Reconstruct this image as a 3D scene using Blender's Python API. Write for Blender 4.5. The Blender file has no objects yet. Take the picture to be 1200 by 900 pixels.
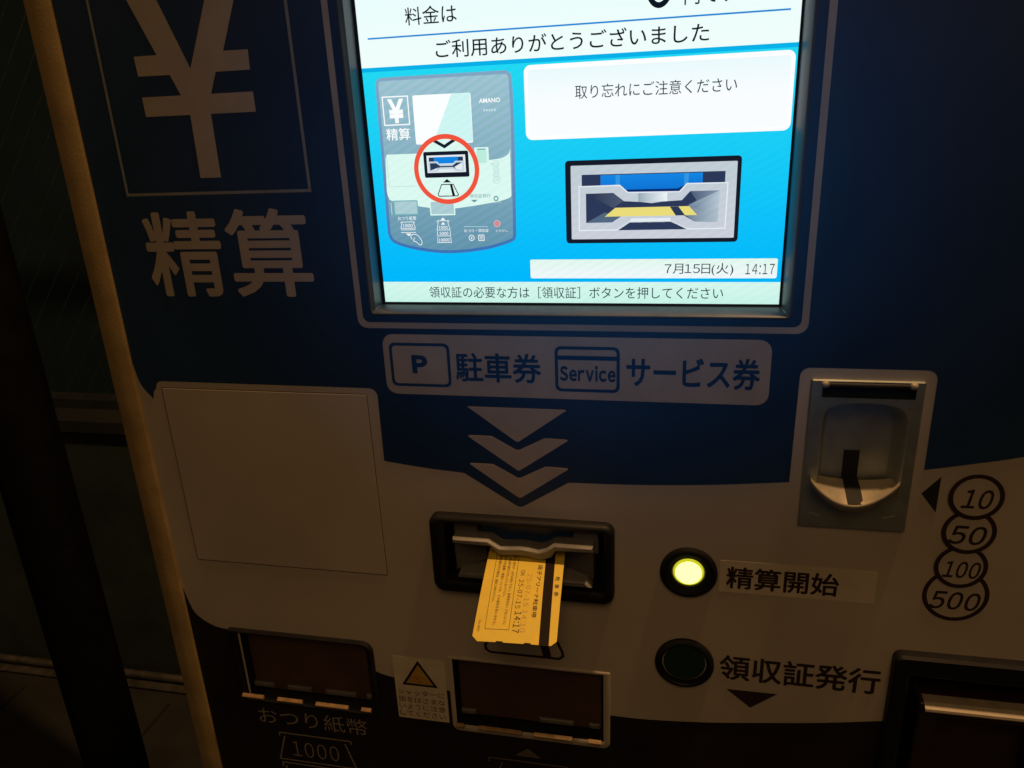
import bpy, bmesh, math, random
from mathutils import Vector, Matrix

SC = bpy.context.scene
COL = SC.collection
random.seed(7)
MM = 0.001
H0 = 1.28                      # height of the face origin above the ground, metres
# Machine face coordinates, millimetres: u to the right, v up, w outward from the face.
def W(u, v, w):
    return Vector((u*MM, -w*MM, v*MM + H0))

# ------------------------------------------------------------------ camera
cam_d = bpy.data.cameras.new("camera")
cam = bpy.data.objects.new("camera", cam_d); COL.objects.link(cam); SC.camera = cam
cam_d.sensor_fit = 'HORIZONTAL'; cam_d.sensor_width = 36.0
cam_d.lens = 36.0*891.44/1200.0
cam_d.clip_start = 0.01; cam_d.clip_end = 100
right = Vector((0.97825354, 0.20275683, -0.04369985))
down = Vector((0.02840601, -0.33967357, -0.94011434))
fwd = Vector((-0.20545829, 0.91842884, -0.33804638))
cam.matrix_world = Matrix((
    (right.x, -down.x, -fwd.x, 0), (right.y, -down.y, -fwd.y, 0), (right.z, -down.z, -fwd.z, 0), (0, 0, 0, 1)))
cam.location = W(102.73, 169.02, 459.21)

# ------------------------------------------------------------------ light
world = bpy.data.worlds.new("World"); SC.world = world
world.use_nodes = True
bg = world.node_tree.nodes["Background"]
bg.inputs[0].default_value = (1.0, 0.60, 0.34, 1)
bg.inputs[1].default_value = 0.042

def aim(o, target):
    o.rotation_euler = (Vector(target)-o.location).to_track_quat('-Z', 'Y').to_euler()
lamp_d = bpy.data.lights.new("canopy_lamp", 'AREA'); lamp_d.shape = 'DISK'; lamp_d.size = 0.16
lamp_d.energy = 44; lamp_d.color = (1.0, 0.56, 0.24)
lamp = bpy.data.objects.new("canopy_lamp", lamp_d); COL.objects.link(lamp)
lamp.location = W(560, 2300, 30); aim(lamp, W(40, -150, 10))
glow_d = bpy.data.lights.new("screen_haze_fill", 'SPOT'); glow_d.shadow_soft_size = 0.14  # added bluish spot, imitates the lens haze around the lit screen
glow_d.energy = 7.0; glow_d.color = (0.03, 0.40, 1.0); glow_d.spot_size = math.radians(26); glow_d.spot_blend = 1.0
glow = bpy.data.objects.new("screen_haze_fill", glow_d); COL.objects.link(glow)
glow.location = W(-10, 60, 900); aim(glow, W(60, 160, 0))

fill_d = bpy.data.lights.new("warm_front_fill", 'AREA'); fill_d.shape = 'DISK'; fill_d.size = 1.1  # added warm fill in front of the face, stands for general ambient light
fill_d.energy = 5.2; fill_d.color = (1.0, 0.56, 0.21)
fill = bpy.data.objects.new("warm_front_fill", fill_d); COL.objects.link(fill)
fill.location = W(330, 1800, 1650); aim(fill, W(80, -100, 0))

SC.view_settings.view_transform = 'Standard'; SC.view_settings.look = 'None'
SC.view_settings.exposure = 0; SC.view_settings.gamma = 1

# ------------------------------------------------------------------ materials
def lin(c):
    c = c/255.0
    return c/12.92 if c <= 0.04045 else ((c+0.055)/1.055)**2.4
def M(name, col, rough=0.5, metal=0.0, noise=(30, 0.12), bump=(0, 0), spec=0.5, rvar=0.12, speck=0):
    m = bpy.data.materials.new(name); m.use_nodes = True
    nt = m.node_tree; b = nt.nodes["Principled BSDF"]
    b.inputs["Metallic"].default_value = metal; b.inputs["Specular IOR Level"].default_value = spec
    tc = nt.nodes.new("ShaderNodeTexCoord")
    n = nt.nodes.new("ShaderNodeTexNoise"); n.inputs["Scale"].default_value = noise[0]; n.inputs["Detail"].default_value = 6
    nt.links.new(tc.outputs["Object"], n.inputs["Vector"])
    r = nt.nodes.new("ShaderNodeValToRGB")
    r.color_ramp.elements[0].position = 0.3; r.color_ramp.elements[1].position = 0.7
    a = noise[1]
    r.color_ramp.elements[0].color = tuple(x*(1-a) for x in col)+(1,)
    r.color_ramp.elements[1].color = tuple(min(1, x*(1+a)) for x in col)+(1,)
    nt.links.new(n.outputs["Fac"], r.inputs["Fac"])
    out = r.outputs["Color"]
    if speck:
        n3 = nt.nodes.new("ShaderNodeTexNoise"); n3.inputs["Scale"].default_value = 900; n3.inputs["Detail"].default_value = 2
        nt.links.new(tc.outputs["Object"], n3.inputs["Vector"])
        r3 = nt.nodes.new("ShaderNodeValToRGB"); r3.color_ramp.elements[0].position = 0.66; r3.color_ramp.elements[1].position = 0.78
        nt.links.new(n3.outputs["Fac"], r3.inputs["Fac"])
        mx = nt.nodes.new("ShaderNodeMixRGB"); mx.blend_type = 'MIX'
        ml = nt.nodes.new("ShaderNodeMath"); ml.operation = 'MULTIPLY'; ml.inputs[1].default_value = speck
        nt.links.new(r3.outputs["Color"], ml.inputs[0]); nt.links.new(ml.outputs[0], mx.inputs[0])
        nt.links.new(out, mx.inputs[1]); mx.inputs[2].default_value = (0.25, 0.23, 0.2, 1)
        out = mx.outputs[0]
    nt.links.new(out, b.inputs["Base Color"])
    mr = nt.nodes.new("ShaderNodeMapRange")
    mr.inputs["To Min"].default_value = max(0.03, rough-rvar); mr.inputs["To Max"].default_value = min(1, rough+rvar)
    nt.links.new(n.outputs["Fac"], mr.inputs["Value"]); nt.links.new(mr.outputs[0], b.inputs["Roughness"])
    if bump[1]:
        n2 = nt.nodes.new("ShaderNodeTexNoise"); n2.inputs["Scale"].default_value = bump[0]; n2.inputs["Detail"].default_value = 3
        nt.links.new(tc.outputs["Object"], n2.inputs["Vector"])
        bp = nt.nodes.new("ShaderNodeBump"); bp.inputs["Strength"].default_value = bump[1]; bp.inputs["Distance"].default_value = 0.001
        nt.links.new(n2.outputs["Fac"], bp.inputs["Height"]); nt.links.new(bp.outputs[0], b.inputs["Normal"])
    return m
def E(name, srgb, srgb2=None, zr=None, moire=0.0, strength=1.0, axis="Z"):
    """lit display colour; srgb at height zr[0] (mm of v) to srgb2 at zr[1]; moire: faint pixel-grid banding"""
    m = bpy.data.materials.new(name); m.use_nodes = True
    nt = m.node_tree; nt.nodes.clear()
    o = nt.nodes.new("ShaderNodeOutputMaterial"); e = nt.nodes.new("ShaderNodeEmission")
    e.inputs["Strength"].default_value = strength
    nt.links.new(e.outputs[0], o.inputs[0])
    c1 = tuple(lin(x) for x in srgb)+(1,)
    tc = nt.nodes.new("ShaderNodeTexCoord")
    if srgb2:
        sp = nt.nodes.new("ShaderNodeSeparateXYZ"); nt.links.new(tc.outputs["Object"], sp.inputs[0])
        mr = nt.nodes.new("ShaderNodeMapRange")
        off = H0 if axis == "Z" else -0.0385
        mr.inputs["From Min"].default_value = zr[0]*MM+off; mr.inputs["From Max"].default_value = zr[1]*MM+off
        nt.links.new(sp.outputs[axis], mr.inputs["Value"])
        mx = nt.nodes.new("ShaderNodeMixRGB"); nt.links.new(mr.outputs[0], mx.inputs[0])
        mx.inputs[1].default_value = c1; mx.inputs[2].default_value = tuple(lin(x) for x in srgb2)+(1,)
        out = mx.outputs[0]
    else:
        rgb = nt.nodes.new("ShaderNodeRGB"); rgb.outputs[0].default_value = c1; out = rgb.outputs[0]
    if moire:
        mp = nt.nodes.new("ShaderNodeMapping"); mp.inputs["Rotation"].default_value = (0, math.radians(28), 0)
        nt.links.new(tc.outputs["Object"], mp.inputs["Vector"])
        wv = nt.nodes.new("ShaderNodeTexWave"); wv.bands_direction = 'Z'
        wv.inputs["Scale"].default_value = 75; wv.inputs["Distortion"].default_value = 2.2
        wv.inputs["Detail"].default_value = 0; wv.inputs["Detail Scale"].default_value = 0.25
        nt.links.new(mp.outputs[0], wv.inputs["Vector"])
        m2 = nt.nodes.new("ShaderNodeMixRGB"); m2.blend_type = 'MULTIPLY'; m2.inputs[0].default_value = moire
        cr = nt.nodes.new("ShaderNodeValToRGB")
        cr.color_ramp.elements[0].color = (0.62, 0.92, 0.70, 1); cr.color_ramp.elements[1].color = (1, 1, 1, 1)
        nt.links.new(wv.outputs["Fac"], cr.inputs["Fac"])
        nt.links.new(out, m2.inputs[1]); nt.links.new(cr.outputs[0], m2.inputs[2]); out = m2.outputs[0]
    nt.links.new(out, e.inputs["Color"])
    return m

cream = M("cream_plastic", (0.58, 0.53, 0.45), 0.5, noise=(9, 0.11), bump=(1400, 0.06), speck=0.10)
print_cream = M("pale_print", (0.48, 0.43, 0.39), 0.45, noise=(60, 0.06))
trim_m = M("yellowed_edge_paint", (0.34, 0.245, 0.105), 0.6, noise=(45, 0.18), bump=(500, 0.1), speck=0.12)
blue = M("blue_print", (0.007, 0.040, 0.125), 0.46, noise=(10, 0.12), spec=0.8, bump=(1200, 0.04), speck=0.03)
navy = M("navy_ink", (0.008, 0.06, 0.19), 0.45)
lower_m = M("dark_lower_print", (0.012, 0.009, 0.011), 0.5, noise=(18, 0.2))
black = M("black_plastic", (0.010, 0.010, 0.012), 0.55, noise=(80, 0.2), bump=(900, 0.08), spec=0.3)
ink = M("dark_brown_ink", (0.035, 0.018, 0.018), 0.5)
steel = M("brushed_steel", (0.36, 0.40, 0.37), 0.42, 0.6, noise=(120, 0.10), bump=(700, 0.05))
castm = M("cast_grey_metal", (0.235, 0.235, 0.225), 0.55, 0.25, noise=(160, 0.12), bump=(900, 0.1))
lipm = M("lip_metal", (0.46, 0.41, 0.32), 0.5, 0.2, noise=(140, 0.1))
greyp = M("grey_plastic", (0.16, 0.155, 0.15), 0.5, noise=(90, 0.12))
dkgrey = M("dark_grey_plastic", (0.055, 0.052, 0.050), 0.5, noise=(90, 0.15))
slotblue = M("blue_shutter", (0.006, 0.045, 0.13), 0.35)
maroon = M("maroon_shutter", (0.098, 0.054, 0.042), 0.32, noise=(40, 0.12))
hole_m = M("dark_hole", (0.004, 0.004, 0.005), 0.7)
orangelip = M("worn_metal_lip", (0.34, 0.22, 0.11), 0.5, 0.15, noise=(160, 0.25))
bezel_m = M("screen_bezel_plastic", (0.070, 0.088, 0.105), 0.34, noise=(60, 0.1), spec=0.6)
faint = M("faint_grey_print", (0.36, 0.31, 0.27), 0.5, noise=(300, 0.18))
sticker_m = M("sticker_paper", (0.82, 0.75, 0.60), 0.55, noise=(120, 0.06))
yel_print = M("yellow_print", (0.68, 0.42, 0.07), 0.5)
orange_print = M("faded_orange_print", (0.35, 0.12, 0.03), 0.5)
ticket_m = M("yellow_ticket_card", (0.84, 0.63, 0.068), 0.65, noise=(110, 0.05), bump=(1500, 0.05))
stripe_m = M("magnetic_stripe", (0.016, 0.009, 0.007), 0.7, spec=0.15)
tink = M("ticket_ink", (0.05, 0.03, 0.012), 0.6)
tghost = M("faded_ticket_ink", (0.52, 0.31, 0.05), 0.6)
glass_dk = M("dark_window", (0.012, 0.026, 0.040), 0.16, noise=(50, 0.1), spec=0.6)
btn_green = M("dark_green_lens", (0.010, 0.045, 0.025), 0.22, noise=(50, 0.1))
btn_on = E("lit_yellow_button", (255, 250, 130), strength=2.4)
btn_glow = E("button_rim_glow", (235, 232, 50), strength=0.75)

# ------------------------------------------------------------------ mesh helpers
class MB:
    def __init__(s): s.v = []; s.f = []; s.m = []
    def add(s, verts, faces, m=0):
        b = len(s.v); s.v += [tuple(x) for x in verts]
        for f in faces: s.f.append([i+b for i in f]); s.m.append(m)
        return s
def build(name, mb, mats, parent=None, smooth=None, world=False):
    if not isinstance(mats, (list, tuple)): mats = [mats]
    me = bpy.data.meshes.new(name)
    off = Vector((0, 0, 0)); p = parent
    while p: off = off + p.location; p = p.parent
    vs = [(Vector(v) if world else W(*v))-off for v in mb.v]
    me.from_pydata(vs, [], mb.f)
    for m in mats: me.materials.append(m)
    for i, p in enumerate(me.polygons):
        p.material_index = mb.m[i]
    if smooth is not None:
        for p in me.polygons: p.use_smooth = True
        me.set_sharp_from_angle(angle=math.radians(smooth))
    me.update()
    o = bpy.data.objects.new(name, me); COL.objects.link(o)
    if parent: o.parent = parent
    return o
def rrect(u0, v0, u1, v1, r=0.0, n=5):
    """counter-clockwise; r one radius or (bl, br, tr, tl)"""
    rr = r if isinstance(r, (tuple, list)) else (r,)*4
    out = []
    for (cu, cv, a0, q) in ((u0, v0, 180, rr[0]), (u1, v0, 270, rr[1]), (u1, v1, 0, rr[2]), (u0, v1, 90, rr[3])):
        q = max(q, 0.02)
        x = cu+q if cu == u0 else cu-q; y = cv+q if cv == v0 else cv-q
        for k in range(n+1):
            a = math.radians(a0+90*k/n); out.append((x+q*math.cos(a), y+q*math.sin(a)))
    return out
def circ(cu, cv, r, n=48):
    return [(cu+r*math.cos(2*math.pi*k/n), cv+r*math.sin(2*math.pi*k/n)) for k in range(n)]
def area2(p):
    return sum(p[i][0]*p[(i+1) % len(p)][1]-p[(i+1) % len(p)][0]*p[i][1] for i in range(len(p)))
def loft(mb, loops, capa=False, capb=True, m=0):
    n = len(loops[0][0]); vs = []
    for pts, w in loops: vs += [(a, b, w) for a, b in pts]
    fs = []
    for k in range(len(loops)-1):
        for i in range(n):
            j = (i+1) % n; fs.append((k*n+i, k*n+j, (k+1)*n+j, (k+1)*n+i))
    mb.add(vs, fs, m)
    if capa: mb.add([(a, b, loops[0][1]) for a, b in loops[0][0]], [tuple(range(n))[::-1]], m)
    if capb: sheet(mb, loops[-1][0], [], loops[-1][1], m)
    return mb
def sheet(mb, outer, holes, w, m=0):
    bm = bmesh.new(); edges = []
    for lp in [outer]+list(holes):
        vs = [bm.verts.new((a, b, 0)) for a, b in lp]
        edges += [bm.edges.new((vs[i], vs[(i+1) % len(vs)])) for i in range(len(vs))]
    bmesh.ops.triangle_fill(bm, use_beauty=True, use_dissolve=False, edges=edges, normal=(0, 0, 1))
    bm.verts.index_update()
    vs = [(v.co.x, v.co.y, w) for v in bm.verts]; fs = []
    for f in bm.faces:
        idx = [v.index for v in f.verts]
        a = area2([vs[i][:2] for i in idx])
        fs.append(idx if a > 0 else idx[::-1])
    bm.free()
    return mb.add(vs, fs, m)
def slab(mb, pts, w0, w1, m=0, bev=0.0):
    """raised flat shape: outline at w0, top at w1, with an inset bevel"""
    if area2(pts) < 0: pts = pts[::-1]
    if bev:
        loft(mb, [(pts, w0), (pts, w1-bev), (inset(pts, bev), w1)], m=m)
    else:
        loft(mb, [(pts, w0), (pts, w1)], m=m)
    return mb
def inset(pts, d):
    n = len(pts); out = []
    for i in range(n):
        p0, p1, p2 = Vector(pts[i-1]), Vector(pts[i]), Vector(pts[(i+1) % n])
        e1 = (p1-p0); e2 = (p2-p1)
        if e1.length < 1e-6 or e2.length < 1e-6: out.append(tuple(p1)); continue
        e1.normalize(); e2.normalize()
        n1 = Vector((-e1.y, e1.x)); n2 = Vector((-e2.y, e2.x)); b = n1+n2
        q = b.dot(n1)
        b = n1 if q < 0.25 else b/q
        out.append(tuple(p1+b*d))
    return out
def ring(mb, outer, inner, w, m=0):
    n = len(outer)
    return mb.add([(a, b, w) for a, b in outer]+[(a, b, w) for a, b in inner],
                  [(i, (i+1) % n, n+(i+1) % n, n+i) for i in range(n)], m)
def stroke(mb, pts, wd, w, closed=False, m=0):
    """flat printed line"""
    P = [Vector(p) for p in pts]; n = len(P); L = []; R = []
    for i in range(n):
        a = P[i-1] if (i > 0 or closed) else None
        c = P[(i+1) % n] if (i < n-1 or closed) else None
        d1 = (P[i]-a).normalized() if a is not None else (c-P[i]).normalized()
        d2 = (c-P[i]).normalized() if c is not None else d1
        n1 = Vector((-d1.y, d1.x)); n2 = Vector((-d2.y, d2.x)); b = n1+n2
        q = b.dot(n1); b = n1 if q < 0.3 else b/q
        L.append(P[i]+b*wd/2); R.append(P[i]-b*wd/2)
    vs = [(p.x, p.y, w) for p in R]+[(p.x, p.y, w) for p in L]
    k = n if closed else n-1
    return mb.add(vs, [(i, (i+1) % n, n+(i+1) % n, n+i) for i in range(k)], m)
def box(mb, u0, v0, w0, u1, v1, w1, m=0):
    return mb.add([(u0, v0, w0), (u1, v0, w0), (u1, v1, w0), (u0, v1, w0), (u0, v0, w1), (u1, v0, w1), (u1, v1, w1), (u0, v1, w1)],
                  [(0, 3, 2, 1), (4, 5, 6, 7), (0, 1, 5, 4), (1, 2, 6, 5), (2, 3, 7, 6), (3, 0, 4, 7)], m)
_glyph = {}
def glyphs(body, bold=0.0, shear=0.0, spacing=1.0):
    key = (body, bold, shear, spacing)
    if key not in _glyph:
        c = bpy.data.curves.new("type", 'FONT'); c.body = body; c.offset = bold; c.shear = shear
        c.space_character = spacing; c.resolution_u = 3
        o = bpy.data.objects.new("type", c); COL.objects.link(o)
        dg = bpy.context.evaluated_depsgraph_get()
        me = bpy.data.meshes.new_from_object(o.evaluated_get(dg))
        _glyph[key] = ([tuple(v.co) for v in me.vertices], [tuple(p.vertices) for p in me.polygons])
        bpy.data.objects.remove(o); bpy.data.curves.remove(c); bpy.data.meshes.remove(me)
    return _glyph[key]
def fat_text(mb, body, u0, v0, u1, v1, w, r, m=0):
    """heavier weight: the same print struck around a small circle"""
    for k in range(8):
        a = 2*math.pi*k/8; du = r*math.cos(a); dv = r*math.sin(a)
        text(mb, body, u0+r+du, v0+r+dv, u1-r+du, v1-r+dv, w+0.012*k, m=m)
    return mb
def text(mb, body, u0, v0, u1, v1, w, bold=0.0, shear=0.0, spacing=1.0, m=0, fn=None):
    vs, fs = glyphs(body, bold, shear, spacing)
    x0 = min(v[0] for v in vs); x1 = max(v[0] for v in vs); y0 = min(v[1] for v in vs); y1 = max(v[1] for v in vs)
    out = []
    for x, y, _ in vs:
        a = u0+(x-x0)/(x1-x0)*(u1-u0); b = v0+(y-y0)/(y1-y0)*(v1-v0)
        out.append(fn(a, b) if fn else (a, b, w))
    return mb.add(out, fs, m)
def ktext(mb, body, u0, v0, u1, v1, w, bold=0.0, shear=0.0, gap=0.12, m=0, fn=None):
    """proportional gothic figures and letters, set glyph by glyph"""
    x = 0.0; V = []; F = []
    for ch in body:
        if ch == " ": x += 0.34; continue
        vs, fs = glyphs(chr(ord(ch)+0xFEE0) if 33 <= ord(ch) < 127 and ch not in "-()" else ch, bold)
        a = min(v[0] for v in vs); b = max(v[0] for v in vs); n = len(V)
        V += [(v[0]-a+x, v[1]) for v in vs]; F += [[i+n for i in f] for f in fs]
        x += b-a+gap
    V = [(p+shear*q, q) for p, q in V]
    x0 = min(v[0] for v in V); x1 = max(v[0] for v in V); y0 = min(v[1] for v in V); y1 = max(v[1] for v in V)
    out = []
    for p, q in V:
        a = u0+(p-x0)/(x1-x0)*(u1-u0); b = v0+(q-y0)/(y1-y0)*(v1-v0)
        out.append(fn(a, b) if fn else (a, b, w))
    return mb.add(out, F, m)
def tag(o, label=None, cat=None, group=None, kind=None):
    if label: o["label"] = label
    if cat: o["category"] = cat
    if group: o["group"] = group
    if kind: o["kind"] = kind
    return o

# ------------------------------------------------------------------ setting: ground and what stands behind, left of the machine
ground_m = M("dark_paving", (0.022, 0.022, 0.016), 0.9, noise=(7, 0.35), bump=(160, 0.5))
joint_m = M("paving_joint", (0.016, 0.014, 0.010), 0.9)
mb = MB(); mb.add([(-40, -40, 0), (40, -40, 0), (40, 40, 0), (-40, 40, 0)], [(0, 1, 2, 3)], 0)
for k in range(-6, 7):
    x = -1.184+k*0.45
    mb.add([(x-.004, 0.30, .004), (x+.004, 0.30, .004), (x+.004, 0.93, .004), (x-.004, 0.93, .004)], [(0, 1, 2, 3)], 1)
for y in (0.48,):
    mb.add([(-5, y-.004, .005), (2, y-.004, .005), (2, y+.004, .005), (-5, y+.004, .005)], [(0, 1, 2, 3)], 1)
tag(build("ground", mb, [ground_m, joint_m], world=True), kind="structure")

def wbox(mb, x0, y0, z0, x1, y1, z1, m=0):
    return mb.add([(x0, y0, z0), (x1, y0, z0), (x1, y1, z0), (x0, y1, z0), (x0, y0, z1), (x1, y0, z1), (x1, y1, z1), (x0, y1, z1)],
                  [(0, 3, 2, 1), (4, 5, 6, 7), (0, 1, 5, 4), (1, 2, 6, 5), (2, 3, 7, 6), (3, 0, 4, 7)], m)
wall_m = M("rough_olive_wall", (0.023, 0.038, 0.033), 0.9, noise=(9, 0.30), bump=(90, 0.6))
mb = wbox(MB(), -4.5, 1.03, 0, 2.0, 1.19, 0.745); wbox(mb, -4.52, 1.015, 0.745, 2.02, 1.205, 0.775, 1)
cap_m = M("wall_cap", (0.009, 0.012, 0.012), 0.9, noise=(12, 0.3), bump=(90, 0.4))
tag(build("low_wall", mb, [wall_m, cap_m], world=True), "low dark olive wall behind the cabinet, under the wire fence", "wall")
rail_m = M("dull_metal_rail", (0.20, 0.185, 0.15), 0.4, 0.7, noise=(30, 0.35), rvar=0.2)
mb = MB()
n = 12
for (yc, zc, r) in ((0.995, 0.026, 0.010),):
    vs = []; fs = []
    for x in (-4.4, 1.9):
        vs += [(x, yc+r*math.cos(2*math.pi*k/n), zc+r*math.sin(2*math.pi*k/n)) for k in range(n)]
    fs = [(k, (k+1) % n, n+(k+1) % n, n+k) for k in range(n)]
    mb.add(vs, fs)
wbox(mb, -4.4, 0.965, 0.006, 1.9, 1.012, 0.009)
tag(build("floor_rail", mb, rail_m, world=True, smooth=40), "dull round metal rail lying along the foot of the low wall", "rail")
# wire fence on the wall
fence = bpy.data.objects.new("wire_fence", None); COL.objects.link(fence); fence.location = (-1.3, 1.11, 0.775)
tag(fence, "thin dark diagonal wire fence standing on the low wall", "fence")
wire_m = M("dull_wire", (0.035, 0.052, 0.056), 0.7, 0.0, noise=(40, 0.4))
mb = MB()
def wire(mb, a, b, r):
    a = Vector(a); b = Vector(b); d = (b-a).normalized(); s = d.cross(Vector((0, 1, 0))).normalized()*r; t = d.cross(s).normalized()*r
    mb.add([a+s, a+t, a-s, a-t, b+s, b+t, b-s, b-t], [(0, 1, 5, 4), (1, 2, 6, 5), (2, 3, 7, 6), (3, 0, 4, 7)])
for k in range(72):
    x = -3.9+k*0.06
    wire(mb, (x, 1.108, 0.80), (x+0.92, 1.108, 1.98), 0.0010)
build("wire_mesh", mb, wire_m, fence, world=True)
frame_m = M("fence_frame_paint", (0.02, 0.024, 0.026), 0.5)
mb = MB(); wbox(mb, -3.9, 1.095, 0.775, 1.4, 1.125, 0.80); wbox(mb, -3.9, 1.095, 1.98, 1.4, 1.125, 2.01)
build("fence_frame", mb, frame_m, fence, world=True)
for x in (-3.9, -2.32, -0.75, 1.37):
    build("fence_post", wbox(MB(), x-0.02, 1.095, 0.80, x+0.02, 1.125, 1.98), frame_m, fence, world=True)
back_m = M("dark_far_wall", (0.008, 0.030, 0.046), 0.9, noise=(2.5, 0.45), bump=(40, 0.5))
mb = wbox(MB(), -7, 1.9, 0, 4, 2.1, 3.2)
tag(build("far_wall", mb, back_m, world=True), "dark green-black building wall beyond the wire fence", "wall")
# post in front of the low wall
post_m = M("black_post_paint", (0.004, 0.004, 0.004), 0.8, spec=0.08, noise=(25, 0.3), bump=(200, 0.2), rvar=0.15)
post = bpy.data.objects.new("black_post", None); COL.objects.link(post); post.location = (-1.005, 0.56, 0)
tag(post, "black upright post standing on the paving left of the cabinet", "post")
mb = MB(); vs = []; n = 24
prof = [(0.056, 0.012), (0.056, 2.35), (0.0, 2.36)]
for r, z in prof: vs += [(-1.005+max(r, .001)*math.cos(2*math.pi*k/n), 0.56+max(r, .001)*math.sin(2*math.pi*k/n), z) for k in range(n)]
mb.add(vs, [(j*n+k, j*n+(k+1) % n, (j+1)*n+(k+1) % n, (j+1)*n+k) for j in range(2) for k in range(n)])
build("shaft", mb, post_m, post, smooth=40, world=True)
build("base_plate", wbox(MB(), -1.095, 0.47, 0.001, -0.915, 0.65, 0.012), post_m, post, world=True)
mb = MB(); wbox(mb, -1.135, 0.60, 0.013, -1.085, 0.63, 2.3)
pipe_m = M("grey_brown_pipe", (0.014, 0.011, 0.009), 0.8, spec=0.1, noise=(30, 0.35))
build("conduit", mb, pipe_m, post, world=True)

# ------------------------------------------------------------------ the payment machine
mach = bpy.data.objects.new("payment_machine", None); COL.objects.link(mach); mach.location = (0.0385, 0.16, 0)
tag(mach, "blue and cream parking payment machine with lit screen, slots and buttons", "payment machine")
UL, UR = -283.0, 360.0
# cabinet body and raised edge
mb = MB()
out = rrect(-306, -1230, 383, 440, 12)
loft(mb, [(inset(out, 0), -340), (out, -14), (inset(out, 4), -4), (inset(out, 8), -1.2)], capa=True, capb=True)
# the cap is replaced by an open front: rebuild without it
mb = MB()
loft(mb, [(out, -340), (out, -40)], capa=True, capb=False)
build("cabinet", mb, trim_m, mach, smooth=40)
mb = MB()
inn = rrect(UL, -1210, UR, 420, 4)
loft(mb, [(out, -40), (out, -5), (inset(out, 1.2), -1.6), (inset(out, 4), 1.4), (inset(out, 9), 2.6), (inset(inn, -1.5), 2.6), (inn, 1.2), (inn, -6)], capb=False)
build("edge_trim", mb, trim_m, mach, smooth=50)
build("plinth", box(MB(), -290, -1280, -330, 367, -1230, -20), black, mach)

SCR = rrect(-92.5, 47.0, 169.5, 248.0, 2.0)
SLOT = rrect(-56, -157.5, 60.5, -107, 3)
COIN = rrect(190, -80, 245, 9, 2)
LSL = rrect(-239, -291, -128, -222, (2, 2, 8, 2))
BSL = rrect(-58, -292, 59.5, -227.5, 2)
TRAY = rrect(260, -322, 345, -190, 4)
mb = MB()
sheet(mb, rrect(UL+.1, -1209, UR-.1, 419, 4), [SCR, SLOT, COIN, LSL, BSL, TRAY], 0.0)
build("front_panel", mb, cream, mach)

def smoothpath(pts, n=8):
    """Catmull-Rom through points"""
    out = []
    for i in range(len(pts)-1):
        p0 = pts[max(i-1, 0)]; p1 = pts[i]; p2 = pts[i+1]; p3 = pts[min(i+2, len(pts)-1)]
        for k in range(n):
            t = k/n
            out.append(tuple(0.5*((2*p1[j])+(-p0[j]+p2[j])*t+(2*p0[j]-5*p1[j]+4*p2[j]-p3[j])*t*t+(-p0[j]+3*p1[j]-3*p2[j]+p3[j])*t**3) for j in (0, 1)))
    out.append(pts[-1]); return out
def corner(c, r, a0, a1, n=5):
    return [(c[0]+r*math.cos(math.radians(a0+(a1-a0)*k/n)), c[1]+r*math.sin(math.radians(a0+(a1-a0)*k/n))) for k in range(n+1)]
# blue upper print with its wavy lower edge, notched for the cover panel and the coin slot
bp = [(UL+.3, 8.0)] + smoothpath([(UL+.3, 8.0), (-280, -8), (-271.8, -19.8)], 5)[1:]
bp += [(-270.3, -14)] + corner((-262, -11), 5.5, 180, 90) + corner((-101, -12), 6, 90, 0) + [(-95.4, -60.8)]
bp += smoothpath([(-95.4, -60.8), (-66, -64.5), (-37, -66.9)], 5)[1:] + [(-1.5, -89.6)] + corner((2.0, -86.3), 4.6, 225, 315, 4)[1:-1] + [(5.4, -89.6)] + [(36.2, -70.0)]
bp += smoothpath([(36.2, -70.0), (80.6, -68.9), (127.9, -66.0), (177.6, -61.0)], 5)[1:]
bp += corner((184, 10.5), 5.6, 180, 90) + corner((248.5, 10), 6, 90, 0) + [(254.7, -48.0)]
bp += smoothpath([(254.7, -48.0), (281, -42.5), (307.4, -36.3), (UR-.3, -21)], 6)[1:] + [(UR-.3, 418), (UL+.3, 418)]
mb = MB(); sheet(mb, bp, [SCR], 0.25)
build("blue_panel", mb, blue, mach)
# dark lower print
lp = smoothpath([(UL+.3, -184), (-281.2, -193), (-275.8, -209.5), (-262, -219.6), (-247, -222.5)], 5) + [(-246, -289), (-126, -289), (-126, -247.3)]
lp += smoothpath([(-122, -248.4), (-109, -252.0), (-61, -259.5)], 5) + [(-60, -295), (62.5, -295), (62.5, -265)]
lp += smoothpath([(64.5, -265.0), (92.8, -264.7), (135, -261.0), (177.7, -255), (215, -249.2), (257, -241)], 5) + [(257, -325), (351, -325), (351, -217), (UR-.3, -213), (UR-.3, -1200), (UL+.3, -1200)]
mb = MB(); sheet(mb, lp, [], 0.25)
build("lower_panel", mb, lower_m, mach)

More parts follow.
